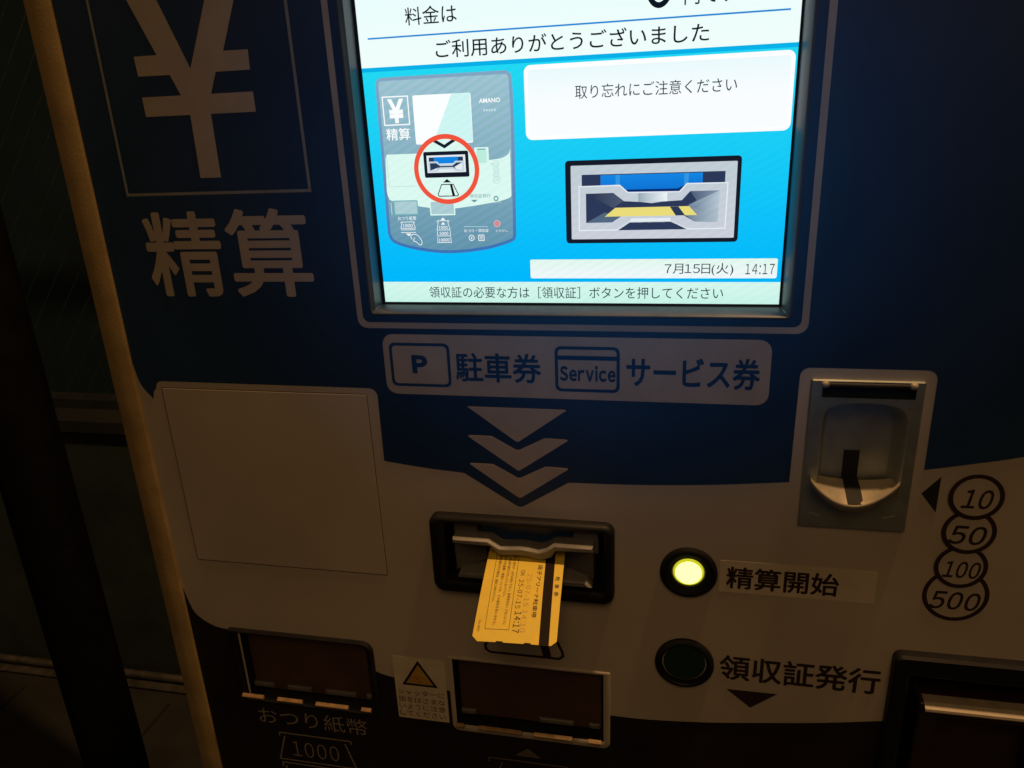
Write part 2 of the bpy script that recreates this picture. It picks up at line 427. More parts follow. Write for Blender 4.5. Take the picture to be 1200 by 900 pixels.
# ---- yen mark and payment lettering
yen = build("yen_sign", (lambda mb: sheet(mb, [
    (-234, 252), (-216.2, 211), (-232.5, 211), (-232, 199.4), (-209.5, 199.2), (-204.3, 187), (-232.2, 187), (-232, 175.3), (-200.2, 175.3),
    (-200.8, 136.6), (-186.0, 136.6), (-185.6, 175.3), (-154.5, 175.3), (-154.5, 187), (-183.2, 187), (-177.6, 199.4), (-154.3, 199.5), (-153.8, 210.8),
    (-170.3, 210.9), (-152, 252), (-171.5, 252), (-194.5, 202.0), (-213.5, 252)], [], 0.5))(MB()), print_cream, mach)
mb = MB(); ring(mb, rrect(-258.2, 126.0, -124.2, 268, 0.3), rrect(-256.4, 127.9, -126.2, 266.2, 0.3), 0.5)
build("yen_outline", mb, M("grey_blue_print", (0.26, 0.29, 0.31), 0.5), mach)
mb = MB(); fat_text(mb, "精", -252, 57.8, -194.5, 115.5, 0.5, 1.0); fat_text(mb, "算", -190.0, 57.8, -130.5, 116.5, 0.5, 1.0)
build("payment_lettering", mb, print_cream, mach)

# ---- screen surround
mb = MB(); ring(mb, rrect(-103.0, 37.0, 180.6, 262, 6.5), rrect(-99.0, 41.0, 176.6, 258, 4.5), 0.5)
build("screen_outline", mb, M("muted_print", (0.44, 0.40, 0.37), 0.5), mach)
mb = MB()
A = rrect(-92.5, 47.0, 169.5, 248.0, 2.0); B = rrect(-90.4, 49.0, 167.6, 245.5, 1.0); Cc = rrect(-88.9, 50.6, 165.9, 243.5, .4); D = rrect(-87.0, 51.9, 164.6, 242.2, .2)
loft(mb, [(inset(A, -1.5), 0.3), (inset(A, -1.0), 0.9), (A, 0.9), (B, -1.5), (Cc, -10.6)], capb=False)
build("screen_bezel", mb, bezel_m, mach, smooth=30)
mb = MB(); loft(mb, [(inset(Cc, -.2), -10.6), (D, -11.2), (D, -13)], capb=False)
build("screen_gasket", mb, black, mach)

# ---- the display itself and its picture
white_e = E("display_white", (240, 254, 251), (233, 253, 252), (196, 240))
cyan_e = E("display_cyan", (0, 184, 255), (34, 216, 246), (70, 190), 0.22)
strip_e = E("display_deep_blue", (8, 176, 232))
text_e = E("display_text", (12, 22, 34))
line_e = E("display_line", (20, 135, 215))
box_e = E("display_box", (250, 253, 255), (232, 250, 252), (172, 193))
boxrim_e = E("display_box_rim", (255, 255, 255))
note_e = E("display_notice", (203, 244, 234), (216, 248, 240), (52, 66), 0.18)
date_e = E("display_date_bar", (244, 248, 255), (228, 248, 240), (68, 80), 0.2)
panel_e = E("diagram_body", (104, 150, 178), (162, 196, 214), (88, 188), 0.42)
panelrim_e = E("diagram_rim", (62, 116, 182), (130, 166, 196), (88, 188), 0.12)
pale_e = E("diagram_white", (222, 250, 243), None, None, 0.16)
pale2_e = E("diagram_screen", (252, 255, 255))
pale3_e = E("diagram_screen_shade", (208, 246, 246), None, None, 0.14)
red_e = E("diagram_red", (240, 84, 60))
dark_e = E("diagram_dark", (20, 26, 40))
grey_e = E("diagram_grey", (150, 176, 190))
faint_e = E("diagram_faint", (176, 214, 214))
silver_e = E("diagram_silver", (206, 208, 222), (196, 206, 216), (92, 136), 0.22)
silver2_e = E("diagram_bright_metal", (228, 236, 242))
shade_e = E("diagram_shade", (52, 66, 96))
shade2_e = E("diagram_mid", (84, 104, 132), (178, 192, 208), (104, 127), 0.25, axis="X")
blue_e = E("diagram_blue", (14, 112, 208), (20, 132, 226), (120, 130))
bluedk_e = E("diagram_blue_dark", (8, 44, 110))
yellow_e = E("diagram_ticket", (234, 220, 120))

Z = -12.0
mb = MB(); sheet(mb, rrect(-87.6, 51.6, 165.2, 242.4, .2), [], Z)
disp = build("display_screen", mb, cyan_e, mach)
mb = MB()
sheet(mb, rrect(-87.6, 197.0, 165.2, 242.4, .1), [], Z+.15, 0)
stroke(mb, [(-81.2, 213.0), (159.3, 213.4)], 0.9, Z+.3, m=1)
sheet(mb, rrect(-87.6, 194.6, 165.2, 196.9, .1), [], Z+.15, 2)
build("title_band", mb, [white_e, line_e, strip_e], disp)
mb = MB()
text(mb, "料金は", -56.8, 218.7, -25.3, 228.4, Z+.3, 0.004)
text(mb, "ご利用ありがとうございました", -39.5, 199.9, 117.4, 209.9, Z+.3, 0.006)
ring(mb, [(90+7.5*x, 229.6+11.2*y) for x, y in circ(0, 0, 1)], [(90+4.6*x, 229.6+8.2*y) for x, y in circ(0, 0, 1)], Z+.3)
text(mb, "円です", 103.6, 219.0, 131.0, 228.6, Z+.3, 0.004)
build("title_lettering", mb, text_e, disp)
mb = MB(); sheet(mb, rrect(13.0, 151.8, 163.6, 193.4, 4), [], Z+.15, 0); sheet(mb, rrect(15.2, 154.0, 161.4, 190.8, 2), [], Z+.3, 1)
build("message_box", mb, [boxrim_e, box_e], disp)
thin_e = E("display_thin_text", (24, 52, 58))
mb = MB(); text(mb, "取り忘れにご注意ください", 43.0, 173.6, 133.6, 181.2, Z+.45, 0.0); build("message_lettering", mb, thin_e, disp)
mb = MB(); text(mb, "領収証の必要な方は［領収証］ボタンを押してください", -55.5, 54.9, 131.8, 62.4, Z+.45, 0.0); build("notice_lettering", mb, thin_e, disp)
mb = MB(); ktext(mb, "7月15日(火)", 96.4, 69.5, 137.0, 77.2, Z+.45, gap=.10); ktext(mb, "14:17", 144.0, 70.3, 160.6, 76.6, Z+.45, gap=.2); build("date_lettering", mb, thin_e, disp)
mb = MB(); sheet(mb, rrect(-87.6, 51.6, 165.2, 65.5, .1), [], Z+.15); build("notice_bar", mb, note_e, disp)
mb = MB(); sheet(mb, rrect(12.8, 67.8, 162.2, 79.8, 1.2), [], Z+.15); build("date_bar", mb, date_e, disp)

# slot picture on the display
mb = MB(); w1 = Z+.15
sheet(mb, rrect(36.2, 89.8, 138.5, 139.2, 2.2), [], w1, 0)
sheet(mb, rrect(39.6, 92.3, 136.2, 136.2, .6), [], w1+.15, 1)
sheet(mb, rrect(46.2, 110, 129.7, 130.8, .1), [], w1+.3, 2)
sheet(mb, rrect(57.5, 112, 117, 130.3, .1), [], w1+.45, 3)
sheet(mb, rrect(66.5, 112, 69, 130.3, .1), [], w1+.5, 9); sheet(mb, rrect(106.5, 112, 109, 130.3, .1), [], w1+.5, 9)
sheet(mb, [(71, 119), (104.6, 119), (107.5, 124), (103, 121.6), (72.5, 121.6), (68, 124)], [], w1+.52, 4)
met = [(44.6, 123.9), (68.9, 124.2), (73.8, 119.9), (104.0, 119.7), (108.1, 124.2), (131.3, 124.2), (130.9, 98.0), (109.0, 97.9), (99.5, 102.5), (74.8, 102.4), (67.7, 97.8), (44.4, 97.7)]
sheet(mb, met, [], w1+.6, 5)
stroke(mb, met, .7, w1+.62, True, 7)
sheet(mb, [(74.8, 102.4), (67.7, 97.6), (109.0, 97.7), (99.5, 102.5)], [], w1+.62, 2)
hl = [(48.7, 119.7), (65.1, 119.9), (71.5, 114.9), (82, 114.2), (88, 113.4), (94, 114.2), (105.5, 114.8), (110.1, 119.9), (126.9, 120.0), (126.5, 101.6), (113.1, 102.2), (106.0, 106.4), (70.5, 106.3), (64.5, 102.4), (48.7, 102.3)]
sheet(mb, hl, [], w1+.75, 2)
sheet(mb, [(48.7, 102.3), (64.5, 102.4), (70.5, 106.3), (60, 108.4)], [], w1+.8, 6)
sheet(mb, [(48.7, 119.7), (65.1, 119.9), (70.9, 114.9), (65, 111)], [], w1+.82, 13)
sheet(mb, [(126.9, 120.0), (126.5, 101.6), (113.1, 102.2), (107, 106.6), (110.5, 113.5)], [], w1+.8, 6)
sheet(mb, [(126.9, 120.0), (110.1, 119.9), (106.0, 114.6), (110.5, 112.5)], [], w1+.86, 12); sheet(mb, [(110.1, 119.9), (106.0, 114.6), (110.5, 112.5), (114, 114.6)], [], w1+.88, 2)
sheet(mb, [(126.9, 120.0), (126.6, 110), (118, 107.5), (112, 110.8)], [], w1+.84, 11)
sheet(mb, [(76, 104.6), (99, 104.6), (99.5, 102.6), (75, 102.5)], [], w1+.85, 7)
sheet(mb, [(80, 119.4), (97, 119.4), (97, 114.4), (80, 114.4)], [], w1+.85, 14)
sheet(mb, [(66.4, 111.1), (109.8, 111.3), (114.6, 106.0), (60.0, 105.9)], [], w1+.9, 8)
sheet(mb, [(98.6, 111.2), (103.6, 111.25), (107.6, 105.98), (102.2, 105.96)], [], w1+1.0, 2)
build("slot_diagram", mb, [dark_e, silver_e, E("diagram_slot_dark", (44, 56, 88)), blue_e, bluedk_e, silver_e, shade2_e, silver2_e, yellow_e, E("diagram_blue_edge", (50, 150, 226)), shade_e, E("diagram_funnel_light", (112, 132, 158), (186, 198, 214), (112, 127), .25, axis="X"), E("diagram_funnel_mid", (62, 78, 108), (136, 150, 174), (108, 127), .25, axis="X"), E("diagram_funnel_left", (36, 46, 80), (76, 88, 112), (48, 70), .2, axis="X"), E("diagram_metal_sheen", (150, 170, 186), (240, 246, 250), (80, 97), .15, axis="X")], disp)

# machine picture on the display
mb = MB(); w1 = Z+.15
mo = corner((-75.0, 186.9), 4.3, 180, 90) + corner((1.4, 187.0), 4.4, 90, 0) + [(6.2, 165), (5.2, 120)] + smoothpath([(4.6, 95.5), (1.6, 91.2), (-16.7, 86.2), (-41, 84.2), (-62, 86.6), (-77.0, 91.2), (-80.6, 97.5)], 5)
sheet(mb, mo, [], w1, 1)
mi = inset(mo if area2(mo) > 0 else mo[::-1], 2.0)
sheet(mb, mi, [], w1+.15, 0)
whp = [(-77.2, 144.0), (-76.0, 146.4), (-56.2, 146.4), (-56.2, 146.0), (-45, 143.2), (-19.6, 140.6), (-10.2, 141.2)] + smoothpath([(-10.2, 141.2), (-3, 142.0), (1.8, 144.4), (3.0, 148.0)], 4)[1:] + smoothpath([(2.6, 120.0), (1.0, 118.2), (-8.8, 115.8), (-34.9, 112.5), (-50.8, 113.2), (-74, 117.6), (-77.6, 120.5), (-78.4, 124)], 5)
sheet(mb, whp, [], w1+.3, 2)
stroke(mb, [(-76.4, 145.6), (-76.2, 126.8), (-57.2, 126.8)], .25, w1+.45, m=7)
ring(mb, rrect(-75.9, 163.4, -59.0, 180.4, .1), rrect(-75.2, 164.1, -59.7, 179.7, .1), w1+.3, 3)
text(mb, "¥", -72.6, 164.8, -62.2, 178.8, w1+.3, .03, m=3)
text(mb, "精算", -75.1, 154.7, -59.6, 161.8, w1+.3, .01, m=3)
sheet(mb, rrect(-56.2, 151.7, -19.7, 180.2, 1), [], w1+.45, 3)
sheet(mb, [(-31.5, 180.1), (-20.2, 180.1), (-19.8, 152.4), (-45.2, 152.0)], [], w1+.6, 4)
text(mb, "AMANO", -14.8, 174.0, -1.8, 176.6, w1+.3, .02, m=3)
for k in range(5): sheet(mb, rrect(-12.4+k*1.65, 169.2, -11.3+k*1.65, 170.5, .1), [], w1+.3, 6)
sheet(mb, rrect(-19.4, 137.0, -10.4, 148.8, .6), [], w1+.46, 2); sheet(mb, rrect(-18, 139.6, -11.8, 147, .6), [], w1+.6, 8); sheet(mb, rrect(-17.5, 147.2, -12.2, 148, .1), [], w1+.6, 9)
for (cy, r) in ((138.8, 2.0), (135.6, 1.9), (132.4, 1.9), (129.3, 2.3)):
    ring(mb, circ(-6.2, cy, r, 24), circ(-6.2, cy, r-.3, 24), w1+.45, 7)
for (s, cy) in (("10", 138.8), ("50", 135.6), ("100", 132.4), ("500", 129.3)):
    text(mb, s, -7.3-.2*len(s)+.3, cy-.7, -5.2+.2*len(s)-.3, cy+.7, w1+.45, m=7)
sheet(mb, [(-9.6, 138.8), (-8.6, 139.6), (-8.6, 138.0)], [], w1+.45, 7)
ring(mb, circ(-7.2, 118.1, 1.6, 24), circ(-7.2, 118.1, .9, 24), w1+.45, 5); ring(mb, circ(-7.3, 102.7, 2.2, 24), circ(-7.3, 102.7, 1.6, 24), w1+.45, 10); sheet(mb, circ(-7.3, 102.7, 1.1, 20), [], w1+.45, 11)
text(mb, "領収証発行", -24.0, 118.8, -10.6, 121.1, w1+.45, m=5); sheet(mb, [(-23.4, 117.6), (-19.0, 117.6), (-21.2, 116.0)], [], w1+.45, 5)
ring(mb, rrect(-74.7, 109.0, -58.4, 118.2, .6), rrect(-74.0, 109.7, -59.1, 117.5, .4), w1+.45, 9); sheet(mb, rrect(-74.0, 109.7, -59.1, 117.5, .4), [], w1+.45, 12)
ring(mb, rrect(-50.6, 108.4, -34.0, 117.4, .5), rrect(-49.8, 109.2, -34.8, 116.6, .3), w1+.45, 2); sheet(mb, rrect(-49.8, 109.2, -34.8, 116.8, .3), [], w1+.5, 12)
text(mb, "おつり紙幣", -72.6, 105.6, -60.2, 108.2, w1+.45, m=3)
stroke(mb, [(-76.3, 109.4), (-76.3, 116.8)], .5, w1+.45, m=6)
def note_icon(u0, u1, v1, v0, m):
    stroke(mb, [(u0-.4, v1-.8), (u0, v1), (u1, v1), (u1+.4, v1-.8)], .35, w1+.45, m=m)
    stroke(mb, [(u0+.6, v1-.4), (u0-.6, v0), (u1+.6, v0), (u1-.6, v1-.4)], .35, w1+.45, m=m)
note_icon(-70.6, -61.9, 104.6, 100.6, 3); text(mb, "1000", -69.4, 101.2, -63.0, 103.4, w1+.45, m=3)
stroke(mb, [(-71.2, 99.6), (-61.3, 99.6)], .35, w1+.45, m=3); stroke(mb, [(-71.3, 97.9), (-61.2, 97.9)], .35, w1+.45, m=3); sheet(mb, [(-68.2, 97.2), (-64.2, 97.2), (-66.2, 95.6)], [], w1+.45, 3)
stroke(mb, smoothpath([(-64.2, 93.4), (-65.0, 95.4), (-63.4, 96.6), (-60.9, 96.4), (-58.6, 94.0), (-57.6, 91.3), (-59.0, 89.8), (-61.6, 91.8), (-63.4, 92.6), (-62.2, 94.6)], 4), .4, w1+.45, m=3)
note_icon(-46.3, -38.9, 105.0, 99.2, 3); text(mb, "1000", -45.4, 99.8, -39.8, 101.8, w1+.45, m=3); sheet(mb, [(-44.2, 105.4), (-40.8, 105.4), (-42.5, 107.0)], [], w1+.45, 3); sheet(mb, [(-44.0, 102.6), (-41.2, 102.6), (-42.6, 104.2)], [], w1+.45, 3)
text(mb, "5000", -45.4, 96.0, -39.6, 98.0, w1+.45, m=3); stroke(mb, [(-46.8, 98.6), (-46.8, 95.4), (-38.2, 95.4), (-38.2, 98.6)], .35, w1+.45, m=3)
text(mb, "10000", -45.9, 91.8, -39.1, 93.9, w1+.45, m=3); stroke(mb, [(-46.8, 94.6), (-47.0, 91.2), (-38.0, 91.2), (-38.2, 94.6)], .35, w1+.45, m=3)
stroke(mb, [(-29.0, 101.2), (-13.2, 100.9)], .3, w1+.45, m=6); text(mb, "おつり・領収証", -29.0, 97.5, -13.0, 99.6, w1+.45, m=3)
ring(mb, circ(-24.4, 94.0, 1.9, 20), circ(-24.4, 94.0, 1.5, 20), w1+.45, 3); text(mb, "¥", -25.1, 93.0, -23.7, 95.0, w1+.45, m=3)
ring(mb, rrect(-20.0, 92.0, -16.0, 95.9, .5), rrect(-19.6, 92.4, -16.4, 95.5, .3), w1+.45, 3)
for k in range(3): stroke(mb, [(-19.1, 94.8-k*.8), (-16.9, 94.8-k*.8)], .3, w1+.45, m=3)
text(mb, "とりけし", -8.4, 97.5, -.6, 98.9, w1+.45, m=3)
text(mb, "領収証", -8.9, 115.3, -3.9, 116.4, w1+.45, m=6)
diag = build("machine_diagram", mb, [panel_e, panelrim_e, pale_e, pale2_e, pale3_e, E("diagram_mark", (96, 150, 158)), E("diagram_dim_text", (196, 222, 228)), faint_e, E("diagram_pale_green", (188, 236, 220)), E("diagram_green_line", (120, 180, 180)), E("diagram_pink_ring", (232, 170, 176)), E("diagram_pink", (244, 130, 130)), E("diagram_window", (176, 206, 216), None, None, .3)], disp)
mb = MB(); w1 = Z+.9
sheet(mb, circ(-37.7, 136.4, 19.6), [], w1, 2)
ring(mb, circ(-37.7, 136.4, 21.0, 56), circ(-37.7, 136.4, 18.1, 56), w1+.3, 0)
stroke(mb, [(-44.6, 153.8), (-38.0, 150.0), (-31.2, 153.9)], 1.9, w1+.2, m=1)
sheet(mb, rrect(-52.0, 131.7, -23.2, 147.2, 1), [], w1+.15, 1); sheet(mb, rrect(-50.0, 134.6, -25.2, 145.0, .2), [], w1+.3, 3)
sheet(mb, rrect(-48.6, 141, -26.6, 143.8, .1), [], w1+.4, 4); sheet(mb, rrect(-45.4, 140, -29.8, 143.9, .1), [], w1+.45, 5)
sheet(mb, [(-49, 141.4), (-43.2, 141.4), (-41.6, 139.6), (-33.4, 139.6), (-31.8, 141.4), (-26.2, 141.4), (-26.2, 135.2), (-31.4, 135.2), (-33.6, 136.6), (-41.8, 136.6), (-43.6, 135.2), (-49, 135.2)], [], w1+.5, 6)
sheet(mb, [(-48, 140.4), (-44, 140.4), (-41.5, 138.6), (-33.6, 138.6), (-31, 140.4), (-27.2, 140.4), (-27.2, 136), (-31, 136.4), (-33.4, 137.8), (-41.8, 137.8), (-44, 136.4), (-48, 136)], [], w1+.6, 4)
sheet(mb, [(-27.2, 140.4), (-27.2, 136), (-31, 136.4), (-32.4, 137.8)], [], w1+.65, 3); sheet(mb, [(-48, 136), (-44, 136.4), (-42.4, 137.8)], [], w1+.65, 3)
sheet(mb, [(-37.9, 130.7), (-40.5, 128.6), (-35.2, 128.6)], [], w1+.2, 1)
stroke(mb, [(-41.6, 127.4), (-34.0, 127.4), (-31.0, 121.0), (-31.8, 120.3), (-43.6, 120.3), (-44.3, 121.2)], .55, w1+.2, True, 1)
sheet(mb, [(-36.2, 127.4), (-34.7, 127.4), (-33.2, 120.4), (-34.9, 120.4)], [], w1+.25, 1)
build("highlight_circle", mb, [red_e, dark_e, pale_e, silver2_e, E("diagram_slot_shade", (40, 60, 90)), blue_e, E("diagram_steel", (196, 214, 224))], disp)

# ---- banner under the screen
mb = MB(); sheet(mb, rrect(-87.2, -9.2, 161.2, 33.0, 7.5), [], 0.5)
ban = build("ticket_sign", mb, print_cream, mach)
mb = MB(); ring(mb, rrect(-83.0, -3.4, -41.0, 27.2, 4.0), rrect(-81.0, -1.4, -43.0, 25.2, 2.6), 0.75); ktext(mb, "P", -67.8, 5.9, -56.8, 18.8, 0.75, .06)
build("ticket_icon", mb, navy, ban)
mb = MB(); ring(mb, rrect(28.9, -3.8, 70.3, 26.8, 4.0), rrect(30.9, -1.8, 68.3, 24.8, 2.4), 0.75); sheet(mb, rrect(30.8, 17.8, 68.4, 20.6, .1), [], .76)
ktext(mb, "Service", 31.9, 3.4, 67.7, 14.2, .77, .036, gap=.085)
build("service_card_icon", mb, navy, ban)
mb = MB(); fat_text(mb, "駐車券", -37.6, 1.0, 19.9, 21.2, .75, .36); build("lettering", mb, navy, ban)
mb = MB(); fat_text(mb, "サービス券", 74.4, 0.6, 155.4, 21.0, .75, .42)
build("lettering", mb, navy, ban)
# ---- three arrows pointing to the slot
mb = MB(); slab(mb, [(-31.5, -16.9), (0.4, -40.6), (2.0, -41.4), (3.6, -40.6), (35.5, -17.4), (34.2, -16.9)][::-1], .25, .5); build("arrow_mark", mb, print_cream, mach)
for d in (0, 21.0):
    mb = MB(); slab(mb, [(-31.8, -38.0-d*1.0), (-15.9, -38.0-d), (0.6, -47.2-d), (2.0, -47.5-d), (3.4, -47.2-d), (20.6, -38.0-d), (35.6, -38.4-d), (36, -39.2-d), (3.4, -62.2-d), (2.0, -62.8-d), (.6, -62.2-d), (-32.2, -38.8-d)][::-1], .25, .5)
    build("arrow_mark", mb, print_cream, mach)

# ---- blank cover panel
mb = MB()
cv = rrect(-262.8, -156.2, -103.4, -11.2, .8)
loft(mb, [(inset(cv, -.75), .05), (inset(cv, -.75), .12), (inset(cv, -.1), .12)], capb=False, m=1)
slab(mb, cv, 0.02, 0.30, 0, .12)
build("cover_panel", mb, [cream, M("seam_gap", (0.16, 0.12, 0.09), .8)], mach)

# ---- ticket slot
slot = bpy.data.objects.new("ticket_slot", None)
mb = MB()
fo = rrect(-64.2, -161.6, 67.4, -98.6, (8, 8, 7, 7)); fi = rrect(-52.6, -151.6, 60.4, -103.4, 3.0)
loft(mb, [(fo, 0.05), (fo, 5.6), (inset(fo, 1.0), 7.2), (inset(fo, 2.4), 8), (inset(fi, -1.2), 8), (fi, 7.2), (inset(fi, 1.6), -4), (inset(fi, 1.6), -24)], capb=True)
slot = build("ticket_slot", mb, black, mach, smooth=35)
mb = MB(); slab(mb, rrect(-28.5, -124, 37.2, -105.4, .6), -22, -1.5, 0, .6); build("slot_shutter", mb, slotblue, slot)
for (a, b) in ((-47.6, -30.2), (38.8, 56.2)):
    build("guide_tab", slab(MB(), rrect(a, -124, b, -107.4, .5), -22, 1.0, 0, .6), greyp, slot)
arch = smoothpath([(-12.3, -125.0), (-6, -124.6), (1.0, -124.1), (8, -124.4), (13.5, -125.8), (17.3, -126.5)], 3)
bar = [(-46.3, -113.6), (-20.4, -113.6), (-12.0, -118.9), (-5, -118.6), (1.3, -117.9), (8, -118.3), (15.5, -119.6), (20.8, -117.6), (26.4, -113.4), (53.4, -113.4), (53.4, -117.9), (27.9, -118.3), (24.5, -124.0)] + arch[::-1] + [(-19.3, -118.3), (-46.9, -118.0)]
bar = bar[::-1] if area2(bar) < 0 else bar
mb = MB()
loft(mb, [(bar, -16), (bar, 8.6), (inset(bar, .5), 10.4), (inset(bar, 1.2), 11.0)])
build("upper_jaw", mb, castm, slot, smooth=50)
lb = [(-43.3, -142.2), (-26.7, -141.6), (-20, -138.5), (24, -138.5), (31.5, -141.2), (47.9, -141.8), (52.2, -146.7), (30, -146.7), (22, -143.6), (-17, -143.6), (-25, -146.7), (-45.0, -146.8)][::-1]
mb = MB(); loft(mb, [(lb, -16), (lb, 8.4), (inset(lb, .6), 9.6), (inset(lb, 1.2), 10.2)])
build("lower_jaw", mb, castm, slot, smooth=50)
for (a, b, c) in ((-46.0, -26.5, 1), (53.2, 31.0, -1)):
    mb = MB()
    q = [(a, -118.0, 7.0), (b, -121, -7), (b, -140, -7), (a, -143, 4.0)]
    mb.add(q, [(0, 1, 2, 3) if c < 0 else (3, 2, 1, 0)], 0)
    mb.add([(a, -118, 7), (a, -143, 6), (a, -143, -15), (a, -118, -15)], [(0, 1, 2, 3)], 0)
    build("funnel_wall", mb, greyp, slot)

# ---- ticket pictogram below the slot
mb = MB(); stroke(mb, [(-25.5, -201), (-30.0, -211), (-29.6, -215.2), (-26.2, -217.4), (26.3, -217.4), (29.2, -214.8), (28.8, -211.0), (23.5, -198)], 2.1, .3)
sheet(mb, [(10.5, -198), (17.0, -198), (20.5, -216.6), (14.3, -216.6)], [], .35)
sheet(mb, [(-3, -171.2), (5, -171.2), (1, -168.4)], [], .3)
build("ticket_pictogram", mb, ink, mach)

# ---- buttons
def button(name, cu, cv, r, rc, mats):
    mb = MB()
    loft(mb, [(circ(cu, cv, r), .05), (circ(cu, cv, r), 2.2), (circ(cu, cv, r-1.5), 3.4), (circ(cu, cv, r-3.2), 3.6), (circ(cu, cv, rc+2.6), 2.0), (circ(cu, cv, rc+1.0), 1.6), (circ(cu, cv, rc+.9), -6)], capb=True)
    b = build(name, mb, black, mach, smooth=50)
    mb = MB(); loft(mb, [(circ(cu, cv, rc), -5.8), (circ(cu, cv, rc), .9), (circ(cu, cv, rc-.5), 1.5)], capb=False, m=1)
    vs = [(circ(cu, cv, (rc-.5)*q), 1.5+1.2*(1-q*q)) for q in (1, .91, .6, .3, .08)]
    loft(mb, vs[:2], capb=False, m=1); loft(mb, vs[1:], capb=True, m=0)
    build("button_cap", mb, mats, b, smooth=60)
    return b
tag(button("push_button", 117.6, -133.0, 19.2, 10.2, [btn_on, btn_glow]), "push button with lit yellow cap")
tag(button("push_button", 117.2, -208.8, 20.6, 14.6, [btn_green, btn_green]), "push button with dark green cap")
mb = MB(); slab(mb, rrect(138.0, -146.8, 237.0, -122.0, 1.2), .02, .12)
lab = build("start_label", mb, M("label_film", (0.76, 0.69, 0.56), 0.4), mach)
mb = MB(); fat_text(mb, "精算開始", 142.6, -143.6, 214.4, -126.3, .2, .36); build("lettering", mb, ink, lab)
mb = MB(); fat_text(mb, "領収証発行", 141.6, -220.2, 248.0, -198.8, .2, .42); build("receipt_lettering", mb, ink, mach)
mb = MB(); slab(mb, [(147.4, -228.6), (164.6, -243), (182.0, -228.6)], .05, .3); build("receipt_arrow", mb, ink, mach)

# ---- coin slot
po = rrect(184.8, -91, 248.6, 9.4, 1.2)
mb = MB()
cav = [(193.0, -64.0), (193.0, -22)] + smoothpath([(193.0, -22), (194.2, -12), (200, -6.8), (217, -4.6), (234, -6.6), (240.6, -11.6), (242.0, -22)], 5)[1:] + [(242.0, -64.0)] + smoothpath([(242.0, -64.0), (233, -72.5), (217.5, -76), (202, -72.5), (193.0, -64.0)], 4)[1:-1]
cav = cav[::-1] if area2(cav) < 0 else cav
win = rrect(191.5, -1.8, 243.6, 8.0, .6)
loft(mb, [(po, .05), (po, 1.6), (inset(po, .8), 2.4)], capb=False)
sheet(mb, inset(po, .8), [cav, win], 2.4)
loft(mb, [(cav, 2.4), (inset(cav, .8), 1.6), (inset(cav, 2.2), -7), (inset(cav, 5), -11.5)], capb=True)
coin = build("coin_slot", mb, steel, mach, smooth=40)
mb = MB(); loft(mb, [(win, 2.4), (inset(win, .6), -3)], capb=True); build("coin_window", mb, glass_dk, coin)
mb = MB()
n = 14; vs = []; fs = []
for u in (191.8, 243.3):
    vs += [(u, 6.4+1.6*math.cos(2*math.pi*k/n), 1.4+1.6*math.sin(2*math.pi*k/n)) for k in range(n)]
mb.add(vs, [(k, (k+1) % n, n+(k+1) % n, n+k) for k in range(n)]); build("hinge_rod", mb, dkgrey, coin, smooth=60)
for uc in (192.9, 241.9):
    mb = MB(); vs = []
    for (x, r) in ((-2.3, .3), (-2.0, 1.5), (-1.2, 2.2), (1.2, 2.2), (2.0, 1.5), (2.3, .3)):
        vs += [(uc+x, 6.6+r*math.cos(2*math.pi*k/n), 2.2+r*math.sin(2*math.pi*k/n)) for k in range(n)]
    mb.add(vs, [(j*n+k, j*n+(k+1) % n, (j+1)*n+(k+1) % n, (j+1)*n+k) for j in range(5) for k in range(n)])
    build("hinge_cap", mb, lipm, coin, smooth=60)
# scoop lip under the coin opening
mb = MB(); N = 28; rows = []
for k in range(N+1):
    t = k/N; s = max(0.0, math.sin(math.pi*t))**0.8
    u = 187.9+t*(238.3-187.9); ub = 191.6+t*(242.0-191.6); vf = -51.3-16.6*s
    rows.append([(ub, -58.0-3.0*s, -8), (ub, -59.0-4.5*s, 2.4), (ub*.4+u*.6, vf+1.6-(1-s)*4, 9.0), (u, vf+.6, 12.2), (u, vf, 13.4), (u, vf-.9, 13.9), (u, vf-2.2, 13.5),
                 (u, vf-3.6-1.5*s, 11.0), (u*.5+ub*.5, vf-6.5-2.5*s, 6.0), (ub, vf-9.5-2.2*s, 2.2)])
vs = [p for r in rows for p in r]; q = len(rows[0])
mb.add(vs, [(k*q+j, k*q+j+1, (k+1)*q+j+1, (k+1)*q+j) for k in range(N) for j in range(q-1)])
build("coin_scoop", mb, lipm, coin, smooth=70)
# the slit: up the back of the opening and through the scoop
mb = MB()
box(mb, 210.6, -61, -11.4, 219.8, -42.0, -10.6)
P_ = [(-60.2, -9.5), (-62.9, 2.5), (-65.9, 9.2), (-67.0, 12.3), (-67.4, 13.4)]
mb.add([(210.6, a+.3, b) for a, b in P_]+[(219.8, a+.3, b) for a, b in P_], [(i, 5+i, 6+i, i+1) for i in range(4)])
build("coin_slit", mb, hole_m, coin)
for (a, b) in (((190, -80), (197, -82.4)), ((234, -81.6), (241, -79.2))):
    mb = MB(); stroke(mb, [a, b], 1.3, 2.75); build("scoop_dimple", mb, lipm, coin)

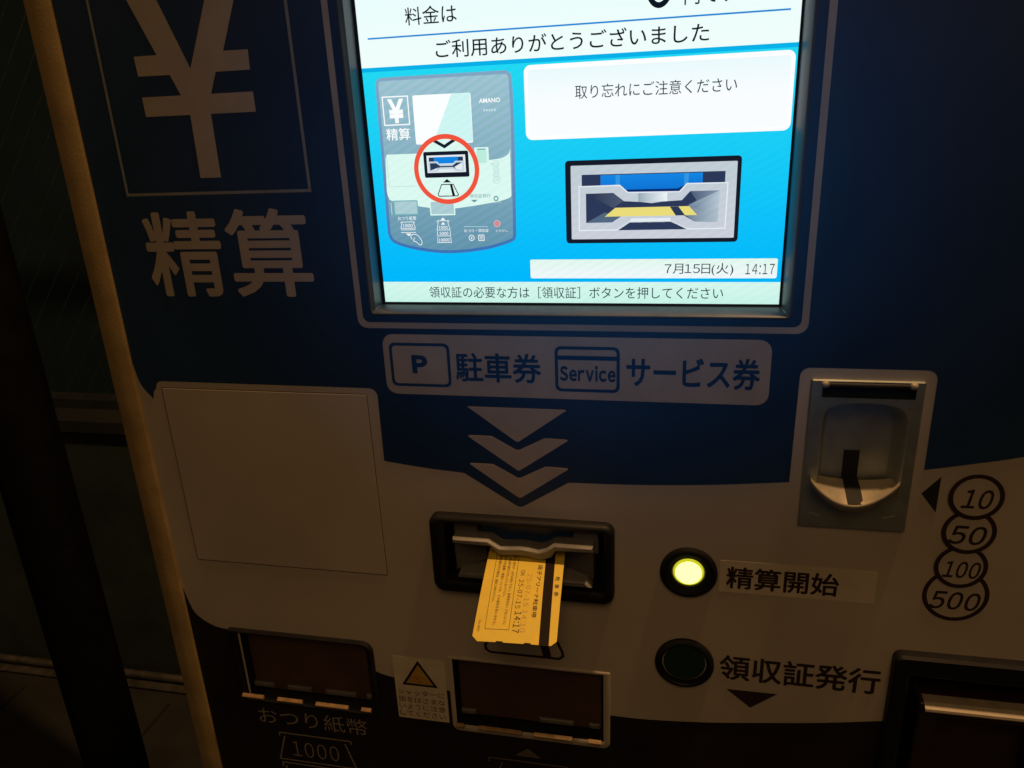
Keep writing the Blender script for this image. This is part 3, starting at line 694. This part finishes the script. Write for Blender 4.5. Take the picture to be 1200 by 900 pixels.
# ---- coin values beside it
mb = MB(); slab(mb, [(264.9, -52.0), (255.3, -64.0), (264.9, -76.4)], .05, .3); build("coin_arrow", mb, M("dark_navy_ink", (0.02, 0.02, 0.035), .5), mach)
for (cu, cv, r, s, bx, w0) in ((284.3, -135.2, 19.5, "500", (269.6, -146.4, 299.2, -132.6), .15), (284.3, -114.0, 15.5, "100", (274.2, -122.2, 295.8, -109.8), .45), (285.2, -88.6, 15.5, "50", (274.0, -97.6, 295.4, -84.2), .75), (285.7, -64.2, 15.5, "10", (277.8, -72.2, 295.2, -58.8), 1.05)):
    mb = MB(); sheet(mb, circ(cu, cv, r-2.5), [], w0, 0); ring(mb, circ(cu, cv, r), circ(cu, cv, r-2.7), w0+.12, 1)
    ktext(mb, s, *bx, w0+.12, .016, .20, .10, m=1)
    build("coin_mark", mb, [cream, ink], mach)

# ---- banknote outlet, lower left
mb = MB()
lo = rrect(-248.2, -291.8, -122.4, -219.6, (2, 2, 9, 2)); li = rrect(-241.5, -289.0, -128.0, -223.2, (1, 1, 6, 1))
loft(mb, [(lo, .05), (lo, 2.0), (inset(lo, 1.5), 3.4), (inset(li, -1.6), 3.4), (li, 2.0), (inset(li, 2.6), -6), (inset(li, 2.6), -16)], capb=True)
outl = build("banknote_outlet", mb, black, mach, smooth=35)
mb = MB(); slab(mb, rrect(-238.5, -286.2, -130.8, -226, 3), -15, -7.5, 0, 1.2); build("outlet_shutter", mb, maroon, outl, smooth=30)
def lip(a, b, v, name, parent, mat, back=-9.0, front=6.0):
    mb = MB(); c = 0.8
    prof = [(front-3.0, v-3.2), (front-3.0, v-.3), (front-2.4, v+.1), (front-.5, v-.9), (front, v-1.4), (front-.2, v-2.6), (front-1.0, v-3.2)]
    k = len(prof); vs = [(a, y, x) for x, y in prof]+[(a+c, y, x+.0) for x, y in prof]
    vs = [(a, y, x) for x, y in prof]+[(b, y, x) for x, y in prof]
    fs = [(i, (i+1) % k, k+(i+1) % k, k+i) for i in range(k)]+[tuple(range(k))[::-1], tuple(range(k, 2*k))]
    mb.add(vs, fs); return build(name, mb, mat, parent, smooth=35)
for (a, b) in ((-244.2, -224.8), (-212.0, -189.6), (-177.4, -148.8), (-137.2, -129.0)):
    lip(a, b, -283.6, "outlet_lip", outl, orangelip)
for (a, b) in ((-238.6, -219.6), (-208.0, -185.6), (-173.2, -145.2), (-136.6, -131.4)):
    mb = MB(); slab(mb, rrect(a, -283.6, b, -279.0, .4), -8, -5.2, 0, .9); build("shutter_foot", mb, greyp, outl)
# ---- banknote inlet, bottom middle
mb = MB()
bo = rrect(-61.4, -297.6, 64.2, -225.4, (6, 6, 1, 1)); bi = rrect(-57.6, -291.2, 59.2, -228.0, (1.5, 1.5, .5, .5))
loft(mb, [(bo, .05), (bo, .5), (inset(bo, .6), .9), (inset(bi, -.6), .9), (bi, .5)], capb=False)
loft(mb, [(bi, .5), (inset(bi, 1.2), -16)], capb=True, m=1)
inl = build("banknote_inlet", mb, [cream, black], mach, smooth=35)
mb = MB(); slab(mb, rrect(-55.6, -286.6, 57.4, -229.6, 1), -15.5, -6.5, 0, 1.0); build("inlet_shutter", mb, maroon, inl, smooth=30)
for (a, b, mt) in ((-57.0, -50.4, orangelip), (-38.2, -4.0, orangelip), (5.8, 35.8, orangelip), (48.2, 58.0, orangelip)):
    lip(a, b, -285.2, "inlet_lip", inl, mt, front=8.0)
for (a, b) in ((-55.4, -43), (8, 35.6), (47.4, 56.2)):
    mb = MB(); slab(mb, rrect(a, -285.2, b, -280.6, .4), -7.4, -4.6, 0, .9); build("shutter_foot", mb, greyp, inl)

# ---- warning sticker
mb = MB(); slab(mb, rrect(-107.0, -291.5, -64.2, -230.6, .6), .26, .32)
stk = build("warning_sticker", mb, sticker_m, mach)
mb = MB()
t3 = [(-86.2, -233.2), (-101.0, -257.9), (-71.2, -257.9)]
sheet(mb, t3, [], .48, 0); tin = inset(t3, 2.0); sheet(mb, tin, [], .54, 1)
stroke(mb, smoothpath([(-95.0, -255.0), (-93.2, -250.6), (-88.6, -248.4), (-84.0, -249.0), (-79.4, -252.2)], 4), .5, .60, m=2)
stroke(mb, smoothpath([(-92.0, -254.6), (-90.4, -252.6), (-87.2, -251.6), (-85.6, -253.4), (-81.4, -254.2), (-77.6, -254.6)], 4), .5, .60, m=2)
stroke(mb, smoothpath([(-88.8, -254.8), (-86.6, -254.0), (-84.0, -255.2)], 4), .5, .60, m=2); stroke(mb, [(-91.4, -250.4), (-88.0, -250.2), (-84.6, -251.4)], .5, .60, m=2)
build("warning_triangle", mb, [black, yel_print, orange_print], stk)
mb = MB()
for k, s in enumerate(("シャッターに", "指をはさまな", "いように注意", "してください")):
    text(mb, s, -105.6+.1*k, -268.0-7.0*k, -66.4-.1*k, -262.4-7.0*k, .48, .002)
build("lettering", mb, M("brown_sticker_ink", (0.12, 0.065, 0.03), .6), stk)

# ---- prints on the lower panel
mb = MB(); text(mb, "おつり紙幣", -235.6, -316.6, -136.6, -299.8, .45, -.004); build("change_lettering", mb, faint, mach)
mb = MB()
stroke(mb, [(-219.4, -328.4), (-218.6, -325.0), (-153.6, -325.0), (-153.0, -328.4)], 1.3, .45)
stroke(mb, [(-214.6, -328.4), (-222.6, -354.6), (-151.4, -354.6), (-159.0, -328.6)], 1.3, .45)
stroke(mb, [(-221.4, -363.4), (-220.6, -358.4), (-151.6, -358.4), (-151.0, -363.4)], 1.3, .45); stroke(mb, [(-217.6, -362), (-225.6, -386), (-148.6, -386), (-155.6, -362)], 1.3, .45)
ktext(mb, "1000", -209.0, -349.2, -166.0, -332.8, .45, -.008, gap=.2)
build("banknote_pictogram", mb, faint, mach)
mb = MB(); sheet(mb, [(-1.0, -307.6), (-11.4, -316.2), (9.8, -316.2)], [], .45)
stroke(mb, [(-33.6, -326.2), (-33.0, -321.8), (30.2, -321.8), (30.8, -326.2)], 1.2, .45); stroke(mb, [(-22.4, -325), (-31, -352), (28.6, -352), (20.2, -325)], 1.2, .45)
build("insert_pictogram", mb, M("very_faint_print", (0.16, 0.13, 0.11), .5), mach)
mb = MB(); slab(mb, rrect(98, -420, 226, -270, 2), .26, .29); build("outlet_cover", mb, M("dark_cover", (0.026, 0.012, 0.011), .3), mach)

# ---- change tray, lower right
mb = MB()
to = rrect(253.0, -334, 352, -180.8, (4, 4, 5, 5)); ti = rrect(263.5, -324, 346, -196.5, 2)
loft(mb, [(to, .05), (to, 6), (inset(to, 1.6), 8), (inset(ti, -2), 8), (ti, 6.4), (inset(ti, 1.5), -14), (inset(ti, 1.5), -26)], capb=True)
tray = build("change_tray", mb, black, mach, smooth=35)
dkbrown = M("dark_brown_plastic", (0.035, 0.018, 0.016), .4)
mb = MB()
do = rrect(272.5, -330, 346, -218.0, .8); di = rrect(284.5, -275.5, 344, -229, 1)
loft(mb, [(do, -20), (do, 5.0), (inset(do, 1.0), 6.0), (inset(di, -.6), 6.0), (di, 5.0), (di, -8)], capb=True)
build("tray_flap", mb, dkbrown, tray)
mb = MB(); prof = [(-2.0, -216.8), (5.2, -217.0), (9.4, -219.6), (9.8, -221.2), (9.2, -222.4), (4, -222.6), (-2.0, -222.6)]
k = len(prof); vs = [(275.0, y, x) for x, y in prof]+[(346, y, x) for x, y in prof]
mb.add(vs, [(i, (i+1) % k, k+(i+1) % k, k+i) for i in range(k)]+[tuple(range(k))[::-1], tuple(range(k, 2*k))])
build("tray_ledge", mb, lipm, tray)
mb = MB(); stroke(mb, [(288.0, -275.8), (343, -275.8)], .5, 6.1); build("flap_edge", mb, castm, tray)

# ------------------------------------------------------------------ the parking ticket in the slot
TA = Vector((-22.2, -127.5, 6.0)); TU = Vector((1.0, 0, 0)); TS = (Vector((-19.8, -148.5, 66.0))-TA).normalized(); TU = (TU-TS*TU.dot(TS)).normalized(); TN = TU.cross(TS); TN = TN if TN.y > 0 else -TN
def tk(s, t, h=0.0):
    sag = 1.6*(1-((s-29)/40.0)**2)-0.5*((t-28)/28.0)**2
    p = TA+TS*s+TU*t+TN*(h+sag); return (p.x, p.y, p.z)
tkt = bpy.data.objects.new("parking_ticket", None); COL.objects.link(tkt)
tkt.location = W(*tk(0, 28))
tag(tkt, "yellow paper parking ticket with black stripe sticking out of the ticket slot", "ticket")
mb = MB()
def strips(pts):
    """flat outline cut into cells so that it can follow the bend of the card"""
    q = MB(); sheet(q, pts, [], 0); bm = bmesh.new(); vv = [bm.verts.new(p) for p in q.v]
    for f in q.f: bm.faces.new([vv[i] for i in f])
    for k in range(-4, 18):
        bmesh.ops.bisect_plane(bm, geom=bm.verts[:]+bm.edges[:]+bm.faces[:], plane_co=(k*4.0+.3, 0, 0), plane_no=(1, 0, 0))
    for k in range(1, 7):
        bmesh.ops.bisect_plane(bm, geom=bm.verts[:]+bm.edges[:]+bm.faces[:], plane_co=(0, k*8.0+.3, 0), plane_no=(0, 1, 0))
    bm.verts.index_update(); q = MB(); q.add([tuple(v.co) for v in bm.verts], [[v.index for v in f.verts] for f in bm.faces]); bm.free()
    return q
outl2 = [(-16, 0.9), (65.6, 0.9), (69.2, 4.6), (69.2, 16.6), (68.4, 17.0), (68.4, 21.2), (69.2, 21.6), (69.2, 35), (68.4, 35.4), (68.4, 39.2), (69.2, 39.6), (69.2, 52.4), (66.0, 55.8), (-16, 55.0)]
bm2 = strips(outl2)
for h, flip in ((0.14, False), (-0.14, True)):
    mb.add([tk(a, b, h) for a, b, _ in bm2.v], [f[::-1] if flip else f for f in bm2.f])
n = len(outl2)
outl2 = [(outl2[i][0]+(outl2[(i+1) % n][0]-outl2[i][0])*k/12, outl2[i][1]+(outl2[(i+1) % n][1]-outl2[i][1])*k/12) for i in range(n) for k in range(12)]; n = len(outl2)
mb.add([tk(a, b, .14) for a, b in outl2]+[tk(a, b, -.14) for a, b in outl2], [(i, (i+1) % n, n+(i+1) % n, n+i) for i in range(n)])
build("ticket_card", mb, ticket_m, tkt)
mb = MB(); bm2 = strips([(-14, 41.6), (69.2, 44.6), (69.2, 51.0), (-14, 48.2)])
mb.add([tk(a, b, .2) for a, b, _ in bm2.v], bm2.f); build("magnetic_stripe", mb, stripe_m, tkt)
mb = MB()
def tt(body, s0, t0, s1, t1, bold=0.0, m=0, h=.24, spacing=1.0):
    text(mb, body, s0, t0, s1, t1, 0, bold, 0, spacing, m, fn=lambda a, b: tk(a, b, h))
def kt(body, s0, t0, s1, t1, bold=0.0, m=0, h=.24):
    ktext(mb, body, s0, t0, s1, t1, 0, bold, 0, .2, m, fn=lambda a, b: tk(a, b, h))
kt("OK", 13.4, 26.2, 18.4, 29.2); kt("25-07-15", 21.4, 26.0, 44.4, 29.4); kt("14:17", 46.6, 26.4, 62.0, 30.8, .012)
kt("25-07-15 14:10", 16.0, 31.2, 61.4, 34.6, 0, 1)
tt("逗子アリーナ駐車場", 8.0, 37.6, 50.4, 40.9, .016)
tt("駐", 17.4, 50.4, 20.9, 53.6, .02); tt("車", 23.6, 50.5, 27.0, 53.7, .02); tt("券", 29.6, 50.6, 33.2, 53.8, .02)
for k, (s, e) in enumerate((("場内での盗難・事故については、その責任を負いません。", 57.4), ("本券を紛失された場合は、係員にお知らせ下さい。", 40.4), ("車内に置かず、必ずお持ち下さい。駐車券はなくさないように", 57.0), ("この券は折り曲げたり汚したりしないで下さい。", 36.0))):
    t = (13.0, 9.4, 19.6, 16.3)[k]
    tt(s, 1.0, t, e, t+2.1, .004)
tt("No.0001", 54.2, 3.2, 62.4, 5.0, 0, 2)
n0 = len(mb.v)
bm2 = MB(); stroke(bm2, [(.5+59.8*k/15, 7.2+1.1*k/15) for k in range(16)]+[(60.3, 13.6), (60.3, 18.9)]+[(60.3-59.8*k/15, 24.2-k/15) for k in range(16)], .32, 0); mb.add([tk(a, b, .24) for a, b, _ in bm2.v], bm2.f, 0)
build("ticket_print", mb, [tink, tghost, M("brown_ticket_ink", (0.30, 0.17, 0.04), .6)], tkt)
